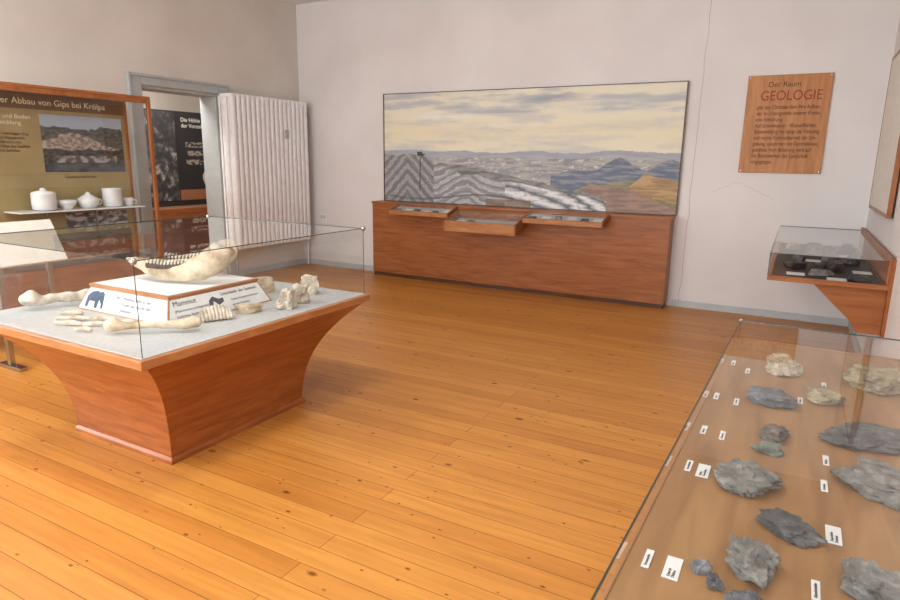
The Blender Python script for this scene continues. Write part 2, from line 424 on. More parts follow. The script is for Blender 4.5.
# ------------------------------------------------------------------ radiator
rd = root('column_radiator', (-6.45, 6.53, 1.4))
n = 17; y0, y1 = 5.83, 7.24; st = (y1-y0)/n
V, F = [], []
def cap_tube(V, F, cx, cy, z0, z1, rx, ry, seg=20):
    o = len(V)
    rings = [(z0, .35), (z0+.006, .8), (z0+.02, 1), (z1-.02, 1), (z1-.006, .8), (z1, .35)]
    def se(c): return math.copysign(abs(c)**.55, c)   # rounded-rectangular section
    for z, s in rings:
        for k in range(seg):
            a = 2*math.pi*(k+.5)/seg; V.append((cx+rx*s*se(math.cos(a)), cy+ry*s*se(math.sin(a)), z))
    for i in range(len(rings)-1):
        for k in range(seg): F.append((o+i*seg+k, o+i*seg+(k+1) % seg, o+(i+1)*seg+(k+1) % seg, o+(i+1)*seg+k))
    F.append(tuple(o+k for k in range(seg-1, -1, -1))); e = o+5*seg; F.append(tuple(e+k for k in range(seg)))
for i in range(n):
    cy = y0+st*(i+.5)
    for cx, rx in ((-6.40, .048), (-6.515, .048)): cap_tube(V, F, cx, cy, .43, 2.37, rx, .0335)
mesh('columns', V, F, M['rad_white'], rd, True)
boxes('headers', [(-6.57, -6.358, y0+st*i+.004, y0+st*(i+1)-.004, z, z+.05) for i in range(n) for z in (.41, 2.335)], M['rad_white'], rd, 0.012)
box('convector_back', -6.60, -6.572, y0+.01, y1-.01, .45, 2.35, M['rad_white'], rd)
boxes('wall_brackets', [(-6.649, -6.6, y, y+.03, z, z+.03) for y in (6.1, 6.95) for z in (.6, 2.1)], M['white'], rd)
tube('supply_pipe', [(-6.5, 7.28, .44), (-6.5, 7.31, .4), (-6.5, 7.31, .2), (-6.5, 7.31, .01)], [.011]*4, M['white'], rd, 8)
box('label_plate', -6.350, -6.344, 6.75, 6.82, 1.86, 1.98, M['base'], rd)
ws = root('wall_socket', (-6.25, YB-.01, .74))
box('plate', -6.31, -6.19, YB-.012, YB, .70, .78, M['paper'], ws, .004)
boxes('insert', [(-6.30, -6.255, YB-.018, YB-.012, .715, .765), (-6.245, -6.2, YB-.018, YB-.012, .715, .765)], M['base'], ws, .003)

# ------------------------------------------------------------------ mural + cabinet
def mural(u, v):
    n1 = fr(u*5, v*14, 1.0, 5); n2 = fr(u*14, v*40, 4.0, 4); n3 = fr(u*40, v*60, 9, 3)
    n4 = fr(u*26, v*14, 12, 4)
    sky = lerp((228, 223, 202), (202, 202, 198), 0.42+n1*1.3+n4*.3)
    sky = lerp(sky, (232, 219, 184), max(0, .55-abs(v-.64)*3.2)+n2*.35)
    if v > .8: sky = lerp(sky, (176, 180, 186), max(0, (n1+.12))*1.1)
    for (uu, vv, a, bb, cc, s) in ((.62, .92, .08, .03, (148, 154, 166), .8), (.25, .78, .12, .03, (238, 236, 228), .8), (.45, .70, .15, .02, (236, 232, 222), .6), (.82, .85, .12, .02, (176, 180, 188), .6), (.12, .90, .1, .02, (184, 188, 194), .6), (.6, .6, .2, .015, (204, 204, 202), .6)):
        k = math.exp(-((u-uu)/a)**2-((v-vv+n2*.03)/bb)**2); sky = lerp(sky, cc, k*s)
    c = sky
    h1 = .475+.03*fr(u*4, 0, 3)+.01*fr(u*20, 2, 3)
    if v < h1: c = lerp((160, 165, 178), (188, 187, 182), (h1-v)*7+n2*.6)
    h2 = .42+.02*fr(u*6, 5, 3)
    if v < h2:
        c = lerp((180, 177, 170), (144, 146, 152), .5+n2*1.6+n3*.5)
        if n3 > .36: c = (204, 200, 192)
    hb = .28+.15*math.exp(-((u-.83)/.06)**2)+.14*math.exp(-((u-.98)/.06)**2)+.05*math.exp(-((u-.70)/.05)**2)+.01*n3
    if u > .62 and v < hb: c = lerp((108, 118, 138), (148, 153, 160), .35+n2*1.5+n3*.4)
    hg = .10+.16*max(0, min(1, (u-.62)/.22))+.02*fr(u*9, 1, 1)
    if u > .6 and v < hg: c = lerp((130, 135, 108), (156, 152, 122), .5+n2*2)
    if u > .76:
        ho = .31-2.2*max(0, .91-u)-.6*max(0, u-.91)+.015*n4
        if v < ho: c = lerp((188, 160, 118), (160, 132, 98), .5+n2*2)
        if v < ho-.17: c = lerp((136, 130, 102), (152, 138, 106), .5+n2*2)
    hp = .20-1.3*max(0, u-.86)-1.1*max(0, .74-u)
    if u > .55 and v < hp-.03*n2: c = lerp((170, 140, 126), (140, 122, 114), .5+n2*2)
    hm = .36-.50*max(0, u-.30)+.012*fr(u*16, 3, 2)
    if .12 < u < .78 and v < hm: c = lerp((112, 114, 112), (152, 150, 147), .5+n2*1.6+n3*.4)
    x = u*3.94; y = v*1.43
    hf = (.44 if u < .15 else .44-.17*min(1, (u-.15)/.16)) - max(0, u-.36)*.42
    hf += .016*fr(u*14, 8, 2)
    if v < hf and u < .80:
        wob = .02*n4+.012*n2
        if x < .80:
            ph = (y + 1.0*abs(x-.38) + wob)/.15
            s = .5+.5*math.sin(ph*2*math.pi)+.25*math.sin(ph*5.3*math.pi); s = max(0, min(1, (s-.5)*1.4+.5))
            c = lerp((118, 118, 120), (166, 166, 166), s+.5*n3)
        elif x < 1.85:
            ph = (y + .34*abs(x-1.32) + .03*math.sin(x*9) + wob)/.10
            s = .5+.5*math.sin(ph*2*math.pi)+.25*math.sin(ph*4.6*math.pi); s = max(0, min(1, (s-.5)*1.2+.5))
            c = lerp((134, 134, 136), (192, 192, 192), s+.5*n3)
        else:
            q = y + .40*(x-1.85) - .10*math.sin((x-1.85)*2.2) + wob
            ph = q/.15
            s = .5+.5*math.sin(ph*2*math.pi+.6*n2)
            c = lerp((142, 142, 146), (230, 230, 230), s*1.15+.3*n3)
            if s < .08: c = (108, 116, 130)
        if n3 > .4: c = lerp(c, (90, 90, 94), .3)
    if v < .06 and .40 < u < .56: c = lerp((128, 104, 86), c, .3)
    if .05 < v+.03*math.sin(u*12) < .07 and .02 < u < .5: c = lerp(c, (92, 92, 96), .6)
    if abs(u-.148) < .002 and .1 < v < .42: c = (58, 58, 60)
    if math.hypot((u-.148)*3.94, (v-.45)*1.43) < .045+.04*n3: c = (66, 70, 68)
    return c
mu = root('landscape_mural', (-3.14, YB-.03, 1.75))
box('panel', -5.11, -1.17, YB-.035, YB, 1.035, 2.465, M['wood_dark'], mu)
painted('painting', 600, 210, (-5.10, YB-.037, 1.04), (3.92, 0, 0), (0, 0, 1.42), mural, mu)
boxes('frame', [(-5.115, -1.165, YB-.042, YB-.036, 2.457, 2.466), (-5.115, -5.105, YB-.042, YB-.036, 1.035, 2.457), (-1.175, -1.165, YB-.042, YB-.036, 1.035, 2.457)], M['wood_dark'], mu)
cb = root('display_cabinet', (-3.18, 7.27, .5))
CX0, CX1, CY = -5.17, -1.19, 7.16
box('body', CX0, CX1, CY, YB-.003, .05, 1.0, M['wood_x'], cb, .003)
box('top_board', CX0-.01, CX1+.01, CY-.01, YB-.003, 1.0, 1.032, M['wood_x'], cb, .003)
box('plinth', CX0+.01, CX1-.01, CY+.015, YB-.003, 0, .05, M['wood_dark'], cb)
def tray(name, x0, x1, yb, yf, zb, zf, h, seed):
    r_ = root(name, ((x0+x1)/2, (yb+yf)/2, (zb+zf)/2))
    poly = [(yb, zb-h), (yf, zf-h), (yf, zf), (yb, zb)]
    t = .02
    sl = (zb-zf)/(yb-yf)
    prism('side_left', poly, 'x', x0, x0+t, M['wood_x'], r_)
    prism('side_right', poly, 'x', x1-t, x1, M['wood_x'], r_)
    prism('front_rail', [(yf, zf-h), (yf+t, zf-h+t*sl), (yf+t, zf+t*sl), (yf, zf)], 'x', x0+t, x1-t, M['wood_edge'], r_)
    prism('back_rail', [(yb-t, zb-h-t*sl), (yb, zb-h), (yb, zb), (yb-t, zb-t*sl)], 'x', x0+t, x1-t, M['wood_x'], r_)
    prism('bottom', [(yf+t, zf-h+t*sl), (yb-t, zb-h-t*sl), (yb-t, zb-h-t*sl+.01), (yf+t, zf-h+t*sl+.01)], 'x', x0+t, x1-t, M['felt'], r_)
    quad('glass', [(x0+t, yf+.01, zf+.01*sl-.004), (x1-t, yf+.01, zf+.01*sl-.004), (x1-t, yb-.01, zb-.01*sl-.004), (x0+t, yb-.01, zb-.01*sl-.004)], M['glass'], r_)
    rnd = random.Random(seed)
    nn = 6
    for i in range(nn):
        cx = x0+.09+(x1-x0-.18)*i/(nn-1); cy = yf+.05+(yb-yf-.1)*rnd.uniform(.25, .75)
        z = zf-h+(cy-yf)*sl+.012
        if i % 2 == seed % 2:
            quad('sheet', [(cx-.055, cy-.05, z-.05*sl+.001), (cx+.055, cy-.05, z-.05*sl+.001), (cx+.055, cy+.05, z+.05*sl+.001), (cx-.055, cy+.05, z+.05*sl+.001)], M['paper'], r_)
        else:
            rock('mineral', (cx, cy, z-.01), (.11, .08, .04), rnd.choice([M['r_grey'], M['r_brown'], M['r_dark'], M['r_dark']]), r_, rnd.random()*3, seed*10+i)
tray('desk_showcase', -4.72, -3.82, 7.145, 6.88, 1.03, .945, .05, 1)
tray('desk_showcase', -3.80, -2.84, 7.145, 6.74, .995, .87, .12, 2)
tray('desk_showcase', -2.82, -1.86, 7.145, 6.88, 1.03, .945, .05, 3)

# ------------------------------------------------------------------ wooden sign
sg = root('wooden_room_sign', (-.215, YB-.015, 2.0))
box('board', -.59, .165, YB-.025, YB, 1.52, 2.485, M['sign'], sg, .004)
R90 = (math.radians(90), 0, 0)
ys = YB-.0265
text('line_1', 'Der Raum', (-.40, ys, 2.37), R90, .07, M['text_brown'], sg)
text('title', 'GEOLOGIE', (-.46, ys, 2.24), R90, .135, M['text_red'], sg, sx=.84)
lines = ['gibt den Christian dem Ihre Aufbau', 'der im Untergrunde unserer Kreise', 'eine Einführung.', 'Auf Grundwasser - Wasserflächen,', 'Bodenbildung mit hängt die Vielseitig', 'und reiche Kultivierbarkeit der Um-', 'gebung, zusammen mit Durchblicken,', 'gestaltet. Vom Beherung wird auf', 'die Besonderheit der Landschaft', 'eingegangen.']
for i, l in enumerate(lines):
    text('body_%d' % i, l, (-.48, ys, 2.155-i*.060), R90, .056, M['text_brown'], sg, sx=.70)
boxes('screws', [(x-.006, x+.006, YB-.029, YB-.025, z-.006, z+.006) for x in (-.57, .145) for z in (1.54, 2.465)], M['metal'], sg, .002)

# ------------------------------------------------------------------ picture on the right wall
fp = root('framed_chart', (.59, 6.2, 1.88))
px0, px1, pa, pb, za, zb = .572, .605, 5.5, 6.9, 1.235, 2.525
boxes('frame', [(px0, px1, pa, pb, zb-.03, zb), (px0, px1, pa, pb, za, za+.03), (px0, px1, pa, pa+.03, za+.03, zb-.03), (px0, px1, pb-.02, pb, za+.03, zb-.03)], M['wood_z'], fp, .003)
box('chart', .575, .603, pa+.03, pb-.02, za+.03, zb-.03, M['cream'], fp)
boxes('hooks', [(.605, .62, y, y+.04, 2.4, 2.44) for y in (5.8, 6.6)], M['metal'], fp)

# ------------------------------------------------------------------ wall vitrine (right, far)
wv = root('wall_showcase', (.23, 6.1, .85))
x0, x1, y0, y1, z0, z1 = -.13, .60, 5.0, 7.37, .79, .985
boxes('tray_frame', [(x0, x1, y0, y0+.025, z0, z0+.035), (x0, x0+.025, y0+.025, y1, z0, z0+.035), (x0+.025, x1, y0+.025, y1, z0, z0+.02)], M['wood_x'], wv, .003)
box('back_board', x1-.02, x1, y0, y1, z0+.036, z1+.03, M['wood_y'], wv, .003)
box('inner_base', x0+.03, x1-.03, y0+.03, y1-.02, z0+.021, z0+.025, M['black'], wv)
quad('glass_top', [(x0, y0, z1), (x1-.02, y0, z1), (x1-.02, y1, z1), (x0, y1, z1)], M['glass'], wv)
quad('glass_front', [(x0, y0+.004, z0+.035), (x1-.02, y0+.004, z0+.035), (x1-.02, y0+.004, z1), (x0, y0+.004, z1)], M['glass'], wv)
quad('glass_side', [(x0+.004, y0, z0+.035), (x0+.004, y1, z0+.035), (x0+.004, y1, z1), (x0+.004, y0, z1)], M['glass'], wv)
e = .004
boxes('glass_edges', [(x0, x0+e, y0, y1, z1, z1+e), (x0+e, x1-.02, y0, y0+e, z1, z1+e), (x0, x0+e, y0, y0+e, z0+.035, z1), (x0+e, x1-.02, y1-e, y1, z1, z1+e)], M['edge'], wv)
prism('bracket', [(.16, z0-.001), (.60, z0-.001), (.60, .47), (.46, .47), (.40, .56)], 'y', 5.05, 5.11, M['wood_x'], wv, .003)
prism('bracket_2', [(.16, z0-.001), (.60, z0-.001), (.60, .47), (.46, .47), (.40, .56)], 'y', 6.9, 6.96, M['wood_x'], wv, .003)
box('wall_rail', .60, .62, 5.0, 7.37, .47, 1.0, M['wood_y'], wv)
rnd = random.Random(5)
for i in range(20):
    cx = .04+.14*(i % 4)+rnd.uniform(-.03, .03); cy = 5.2+.42*(i//4)+rnd.uniform(-.08, .08)
    if i in (0, 2, 7, 9, 15):
        box('card', cx-.06, cx+.06, cy-.06, cy+.06, z0+.026, z0+.030, M['paper'], wv)
    else:
        rock('rock_sample', (cx, cy, z0+.03), (rnd.uniform(.10, .15), rnd.uniform(.12, .2), rnd.uniform(.04, .08)), rnd.choice([M['r_black'], M['r_black'], M['r_dark'], M['r_grey'], M['r_pale']]), wv, rnd.random()*3, i+60)

# ------------------------------------------------------------------ central bone showcase
bc = root('bone_showcase', (-3.18, 2.48, .4))
cx, cy = -3.17, 2.482
def loft(name, secs, mat, parent):
    V, F = [], []
    for (hx, hy, z) in secs: V += [(cx-hx, cy-hy, z), (cx+hx, cy-hy, z), (cx+hx, cy+hy, z), (cx-hx, cy+hy, z)]
    for i in range(len(secs)-1):
        for k in range(4): F.append((i*4+k, i*4+(k+1) % 4, i*4+4+(k+1) % 4, i*4+4+k))
    F.append((3, 2, 1, 0)); q = (len(secs)-1)*4; F.append((q, q+1, q+2, q+3))
    return mesh(name, V, F, mat, parent)
secs = [(.415, .505, .035)]
for i in range(1, 17):
    t = i/16; z = .035+(.672-.035)*t
    o = .035*t+.27*t**2.6
    secs.append((.415+o, .505+o, z))
loft('flared_base', secs, M['wood_case'], bc)
loft('foot_moulding', [(.43, .52, 0), (.43, .52, .02), (.418, .508, .035)], M['wood_case'], bc)
TX0, TX1, TY0, TY1 = -3.95, -2.43, 1.634, 3.33
boxes('top_frame', [(TX0, TX1, TY0, TY1, .675, .719)], M['wood_edge'], bc, .004)
box('felt_surface', TX0+.025, TX1-.025, TY0+.025, TY1-.025, .7195, .723, M['felt'], bc)
gx0, gx1, gy0, gy1, gz0, gz1 = -3.92, -2.46, 1.664, 3.30, .723, 1.157
def glassbox(gx0, gx1, gy0, gy1, gz0, gz1, parent, e=.004, xf=None, ball=.010):
    def q(name, pts):
        pts = [Vector(p) for p in pts]
        if xf: pts = [xf @ p for p in pts]
        quad(name, pts, M['glass'], parent)
    q('glass_top', [(gx0, gy0, gz1), (gx1, gy0, gz1), (gx1, gy1, gz1), (gx0, gy1, gz1)])
    q('glass_front', [(gx0, gy0, gz0), (gx1, gy0, gz0), (gx1, gy0, gz1), (gx0, gy0, gz1)])
    q('glass_back', [(gx0, gy1, gz0), (gx1, gy1, gz0), (gx1, gy1, gz1), (gx0, gy1, gz1)])
    q('glass_left', [(gx0, gy0, gz0), (gx0, gy1, gz0), (gx0, gy1, gz1), (gx0, gy0, gz1)])
    q('glass_right', [(gx1, gy0, gz0), (gx1, gy1, gz0), (gx1, gy1, gz1), (gx1, gy0, gz1)])
    h = e/2
    bl = [(x-h, x+h, gy0, gy1, gz1, gz1+e) for x in (gx0, gx1)] + [(gx0+h, gx1-h, y-h, y+h, gz1, gz1+e) for y in (gy0, gy1)]
    bl += [(x-h*.7, x+h*.7, y-h*.7, y+h*.7, gz0, gz1) for x in (gx0, gx1) for y in (gy0, gy1)]
    boxes('glass_edges', bl, M['edge'], parent, 0, xf)
    for x in (gx0, gx1):
        for y in (gy0, gy1):
            p = Vector((x, y, gz1)); p = xf @ p if xf else p
            sphere('corner_joint', p, ball, M['metal'], parent)
glassbox(gx0, gx1, gy0, gy1, gz0, gz1, bc, ball=.016)

# plinth with labels
pl = root('mammoth_label_plinth', (-3.22, 2.46, .79))
bx0, bx1, by0, by1 = -3.62, -2.82, 2.07, 2.82; ti = .06; zb_, zt = .724, .855
V = [(bx0, by0, zb_), (bx1, by0, zb_), (bx1, by1, zb_), (bx0, by1, zb_), (bx0+ti, by0+ti, zt), (bx1-ti, by0+ti, zt), (bx1-ti, by1-ti, zt), (bx0+ti, by1-ti, zt)]
mesh('sloped_body', V, [(0,3,2,1), (4,5,6,7), (0,1,5,4), (1,2,6,5), (2,3,7,6), (3,0,4,7)], M['wood_edge'], pl)
def onface_front(x, h, o=.0015): return (x, by0+ti*h-o, zb_+(zt-zb_)*h)
def onface_right(y, h, o=.0015): return (bx1-ti*h+o, y, zb_+(zt-zb_)*h)
quad('label_sheet_front', [onface_front(bx0+.012, .05, .001), onface_front(bx1-.012, .05, .001), onface_front(bx1-ti-.004, .93, .001), onface_front(bx0+ti+.004, .93, .001)], M['paper'], pl)
quad('label_sheet_right', [onface_right(by0+.012, .05, .001), onface_right(by1-.012, .05, .001), onface_right(by1-ti-.004, .93, .001), onface_right(by0+ti+.004, .93, .001)], M['paper'], pl)
box('wood_top', bx0+ti-.008, bx1-ti+.008, by0+ti-.008, by1-ti+.008, zt, zt+.014, M['wood_edge'], pl, .002)
box('top_sheet', bx0+ti+.01, bx1-ti-.01, by0+ti+.01, by1-ti-.01, zt+.0145, zt+.016, M['paper'], pl)
sa = math.atan2(zt-zb_, ti)
rf = (sa, 0, 0); rr = (sa, 0, math.radians(90))
text('f_title', 'Das', onface_front(-3.32, .66), rf, .034, M['text_blue'], pl)
text('f_1', 'Mammut lebte in der', onface_front(-3.24, .66), rf, .028, M['text_blue'], pl)
text('f_2', 'Eiszeit und wurde hier', onface_front(-3.24, .42), rf, .028, M['text_blue'], pl)
text('f_3', 'gefunden', onface_front(-3.24, .18), rf, .028, M['text_blue'], pl)
text('r_1', 'Mammut', onface_right(2.14, .66), rr, .042, M['black'], pl)
text('r_2', '(Mammonteus primigenius)', onface_right(2.14, .42), rr, .020, M['grey_ink'], pl)
text('r_3', 'Stoßzähne, Backenzahn', onface_right(2.14, .2), rr, .020, M['grey_ink'], pl)
text('r_4', 'Unterkiefer der Saalezeit', onface_right(2.46, .70), rr, .027, M['black'], pl)
text('r_5', 'Fundort Kiesgrube, Knochen', onface_right(2.52, .42), rr, .018, M['grey_ink'], pl)
text('r_6', 'aus den Schottern', onface_right(2.52, .2), rr, .018, M['grey_ink'], pl)
def sil(name, poly, f, mat):
    mesh(name, [f(a, b_) for a, b_ in poly], [tuple(range(len(poly)))], mat, pl)
mam = [(0,.15),(.03,.15),(.035,.4),(.09,.4),(.095,.15),(.125,.15),(.13,.5),(.155,.35),(.165,.15),(.185,.18),(.175,.5),(.17,.75),(.15,.86),(.125,.8),(.09,.85),(.04,.78),(.005,.6)]
sil('mammoth_drawing', [(-3.56+a*.9, b_) for a, b_ in mam], onface_front, M['text_blue'])
sil('tusk_drawing', [(2.36, .3), (2.37, .6), (2.40, .75), (2.44, .6), (2.47, .62), (2.47, .45), (2.43, .35), (2.40, .55), (2.385, .3)], onface_right, M['grey_ink'])

# mammoth mandible
mj = root('mammoth_jawbone', (-3.12, 2.5, .95))
o = Vector((-3.165, 2.465, zt+.034)); ds = Vector((.85, .527, 0)).normalized(); dw = Vector((-ds.y, ds.x, 0))
def J(s, w_, z): return o+ds*s+dw*w_+Vector((0, 0, z))
tube('near_ramus', [J(-.27, .05, .085), J(-.22, .0, .058), J(-.12, -.05, .046), J(.0, -.085, .050), J(.11, -.10, .070), J(.21, -.10, .120), J(.27, -.10, .185), J(.285, -.10, .215)], [.024, .036, .046, .055, .070, .078, .066, .045], M['bone'], mj, 22, .10, 1, aspect=.62)
tube('far_ramus', [J(-.27, .06, .085), J(-.20, .11, .062), J(-.10, .15, .050), J(.02, .165, .055), J(.12, .17, .075), J(.20, .17, .125), J(.24, .17, .18)], [.024, .034, .044, .052, .062, .064, .048], M['bone'], mj, 22, .10, 2, aspect=.62)
tube('chin', [J(-.35, .055, .105), J(-.29, .06, .082), J(-.21, .055, .055)], [.012, .032, .046], M['bone'], mj, 14, .15, 3)
tube('condyle_neck', [J(.285, -.10, .20), J(.295, -.10, .235)], [.036, .022], M['bone'], mj, 14, .1, 5)
for br_, (w0, s0) in enumerate([(-.065, -.175), (.148, -.155)]):
    sg_ = 1 if br_ == 0 else -1
    tube('molar_base', [J(s0-.01, w0+.006*sg_, .088), J(s0+.12, w0-.012*sg_, .088), J(s0+.25, w0-.026*sg_, .100)], [.020, .026, .024], M['gum'], mj, 12, .1, 3+br_, aspect=1.1)
    for i in range(12):
        s = s0+i*.0205; w_ = w0-.026*i/11*sg_
        zz = .0012*abs(i-5)**1.3
        tube('molar_lamella', [J(s, w_-.024, .098+zz), J(s, w_, .114+zz), J(s, w_+.024, .098+zz)], [.0070, .0082, .0070], M['bone2'], mj, 8, .1, i, sub=3)

def longbone(name, a, b_, r, mat, seed):
    a, b_ = Vector(a), Vector(b_)
    P = [a.lerp(b_, t) for t in (0, .08, .25, .5, .75, .92, 1)]
    for i in (2, 3, 4): P[i].z -= r*.25
    return tube(name, P, [r*1.0, r*1.2, r*.8, r*.68, r*.8, r*1.15, r*1.0], mat, None, 16, .45, seed)
S = .724
longbone('long_bone', (-3.81, 1.88, S+.064), (-3.66, 2.24, S+.064), .036, M['bone2'], 3)
longbone('long_bone', (-2.95, 1.82, S+.046), (-2.62, 2.10, S+.046), .025, M['bone'], 8)
for i, (a, b_) in enumerate([((-3.42, 1.84), (-3.28, 1.93)), ((-3.33, 1.78), (-3.2, 1.84)), ((-3.18, 1.84), (-3.09, 1.92)), ((-3.25, 1.92), (-3.15, 2.0)), ((-3.12, 1.76), (-3.05, 1.80)), ((-3.52, 1.92), (-3.42, 1.98)), ((-3.06, 1.95), (-3.00, 2.02))]):
    tube('bone_fragment', [(a[0], a[1], S+.014), ((a[0]+b_[0])/2, (a[1]+b_[1])/2+.01, S+.017), (b_[0], b_[1], S+.014)], [.009, .013, .008], M['bone2'], None, 8, .3, i)
rm = root('mammoth_molar', (-2.70, 2.30, S+.03))
for i in range(9):
    a = Vector((-2.76+.008*i, 2.24+.0165*i, 0)); ht = .045+.028*math.sin(math.pi*(i+.5)/9)
    tube('lamella', [a+Vector((-.03, .015, S+.012)), a+Vector((-.005, .003, S+ht)), a+Vector((.032, -.017, S+.012))], [.0105, .0115, .0105], M['bone2'], rm, 8, .1, i, sub=4)
rock('bone_piece', (-2.70, 2.52, S), (.17, .09, .055), M['bone'], None, 1.0, 31, 1.0)
rock('fossil_vertebra', (-2.60, 2.72, S), (.13, .14, .12), M['bone2'], None, .6, 32, 1.8)
rock('fossil_vertebra', (-2.62, 2.88, S), (.11, .12, .13), M['bone2'], None, 1.6, 35, 1.8)
rock('fossil_knuckle', (-2.76, 3.12, S), (.14, .12, .13), M['bone2'], None, .3, 33, 1.4)
rock('bone_piece', (-3.06, 2.98, S), (.17, .12, .11), M['bone'], None, .9, 34, 1.4)

# ------------------------------------------------------------------ stone showcase at right front
ang = math.radians(-1.4)
piv = Vector((-.15, 1.7, 0))
XF = Matrix.Translation(piv) @ Matrix.Rotation(ang, 4, 'Z') @ Matrix.Translation(-piv)
sc_ = root('stone_showcase', (.2, 1.6, .5))
sx0, sx1, sy0, sy1 = -.172, .53, .45, 2.66; BZ = .925
boxes('display_board', [(sx0, sx1, sy0, sy1, BZ-.03, BZ)], M['wood_board'], sc_, .003, XF)
boxes('edge_trim', [(sx0-.006, sx0-.0005, sy0, sy1, BZ-.035, BZ+.004), (sx0-.008, sx1, sy1+.0005, sy1+.008, BZ-.035, BZ+.004)], M['wood_edge'], sc_, .002, XF)
boxes('cabinet_body', [(sx0+.18, sx1-.02, sy0+.15, sy1-.2, .05, BZ-.031)], M['wood_case'], sc_, .004, XF)
boxes('cabinet_foot', [(sx0+.2, sx1-.03, sy0+.17, sy1-.22, 0, .049)], M['wood_dark'], sc_, 0, XF)
glassbox(sx0+.008, sx1-.01, sy0+.01, sy1-.01, BZ+.001, BZ+.075, sc_, e=.003, xf=XF, ball=.008)
rocks = [((.016,2.275),(.11,.13,.055),'r_pale',.3),((0,1.95),(.14,.11,.04),'r_blue',-.3),((.133,2.057),(.10,.11,.03),'r_yel',.5),((.285,2.26),(.19,.18,.06),'r_yel',.2),
 ((.017,1.69),(.07,.09,.035),'r_brown',.2),((.006,1.59),(.075,.05,.02),'r_green',.1),((-.027,1.40),(.135,.15,.03),'r_grey',-.25),((.226,1.80),(.25,.18,.035),'r_dark',.3),
 ((.25,1.50),(.15,.22,.04),'r_grey',.8),((.0615,1.235),(.125,.085,.025),'r_dark',-.5),((.008,1.08),(.095,.13,.04),'r_grey',.5),((-.071,1.035),(.038,.038,.018),'r_blue',.2),
 ((-.046,1.0),(.034,.034,.016),'r_blue',.7),((.194,1.11),(.13,.15,.05),'r_grey',.3),((0,.96),(.06,.055,.03),'r_blue',.1)]
for i, (p, dm, mt, rt) in enumerate(rocks):
    rock('rock_specimen', (p[0], p[1], BZ+.001), dm, M[mt], sc_, rt, 100+i, 1.0, jag=1.0)
labels = [(-.08,2.23,0),(.075,2.014,0),(-.088,1.906,0),(-.098,1.634,0),(-.144,1.925,0),(-.144,1.647,0),(-.147,1.418,0),(-.115,1.408,1),(.129,1.61,0),(.122,1.47,0),(.132,1.266,1),(-.156,1.018,0),(-.1135,1.012,1),(.14,2.2,0),(.10,1.07,0),(-.13,2.30,0)]
names = ['Kalkspat', 'Zechstein', 'Tonschiefer', 'Grauwacke', 'Quarzit', 'Dolomit', 'Kieselschiefer', 'Diabas']
for i, (lx, ly, big) in enumerate(labels):
    w_, h_ = (.026, .066) if big else (.013, .056)
    box('label_card', lx-w_/2, lx+w_/2, ly-h_/2, ly+h_/2, BZ+.001, BZ+.0022, M['paper'], sc_)
    text('label_text', names[i % 8]+('\n'+names[(i+3) % 8] if big else ''), (lx-(.001 if big else -.002), ly-h_/2+.006, BZ+.0024), (0, 0, math.radians(90)), .0075, M['grey_ink'], sc_)

# ------------------------------------------------------------------ gypsum showcase at left
gs = root('gypsum_showcase', (-5.8, 3.2, 1.2))
fx, bx, ya, yb = -5.6, -6.0, 2.3, 4.13; zt2, zb2 = 2.13, .82
box('back_panel', bx-.03, bx, ya, yb, zb2, zt2, M['olive'], gs)
boxes('front_frame', [(fx-.03, fx, yb-.035, yb, zb2, zt2), (fx-.03, fx, ya, ya+.035, zb2, zt2), (fx-.03, fx, ya+.035, yb-.035, zt2-.04, zt2), (fx-.03, fx, ya+.035, yb-.035, zb2, zb2+.03)], M['wood_z'], gs, .003)
boxes('back_post', [(bx, bx+.02, yb-.02, yb, zb2, zt2)], M['wood_z'], gs)
box('roof', bx-.03, fx, ya, yb, zt2+.001, zt2+.025, M['wood_y'], gs, .003)
box('header_band', bx+.001, bx+.006, ya+.02, yb-.03, 1.985, 2.128, M['header'], gs)
quad('glass_front', [(fx-.015, ya+.03, zb2+.03), (fx-.015, yb-.03, zb2+.03), (fx-.015, yb-.03, zt2-.04), (fx-.015, ya+.03, zt2-.04)], M['glass'], gs)
quad('glass_side', [(fx-.03, yb-.01, zb2), (bx+.02, yb-.01, zb2), (bx+.02, yb-.01, zt2), (fx-.03, yb-.01, zt2)], M['glass'], gs)
box('base_box', bx-.03, fx, ya, yb, .70, zb2-.001, M['wood_y'], gs, .004)
boxes('legs', [(fx-.07, fx-.01, y, y+.06, 0, .70) for y in (ya+.02, yb-.1)]+[(bx, bx+.06, y, y+.06, 0, .70) for y in (ya+.02, yb-.1)], M['wood_z'], gs, .004)
box('lower_shelf', bx+.0, fx-.075, ya+.03, yb-.04, .25, .62, M['wood_y'], gs, .004)
RL = (math.radians(90), 0, math.radians(90))
text('title', 'Der Abbau von Gips bei Krölpa', (bx+.008, 2.93, 2.025), RL, .075, M['text_cream'], gs, sx=1.02)
text('blurb', 'Gips und Boden\nEntwicklung', (bx+.004, 2.88, 1.90), RL, .052, M['text_cream'], gs)
text('blurb_2', 'Ein mächtiger Zug\nvon Gipsgestein\nzieht sich von\nKrölpa bis Saalfeld\nund darüber', (bx+.004, 2.92, 1.76), RL, .036, M['text_brown'], gs)
def quarry(u, v):
    n1 = fr(u*6, v*6, 2, 5); n2 = fr(u*20, v*24, 5, 4)
    c = (170, 182, 198)
    if v < .80+.06*n1: c = lerp((66, 70, 68), (108, 107, 100), .5+n2)
    if v < .74-.55*abs(u-.35)+.06*n1: c = lerp((184, 170, 158), (124, 110, 102), .5+n2*1.8)
    if v < .40+.05*n1: c = lerp((44, 46, 44), (84, 82, 78), .5+n2*1.5)
    if .17 < v < .29 and .15 < u < .9: c = lerp((160, 158, 156), (84, 74, 70), .5+2*fr(u*14, v*8, 9))
    if v < .14: c = lerp((50, 56, 64), (90, 94, 98), .5+n1)
    return c
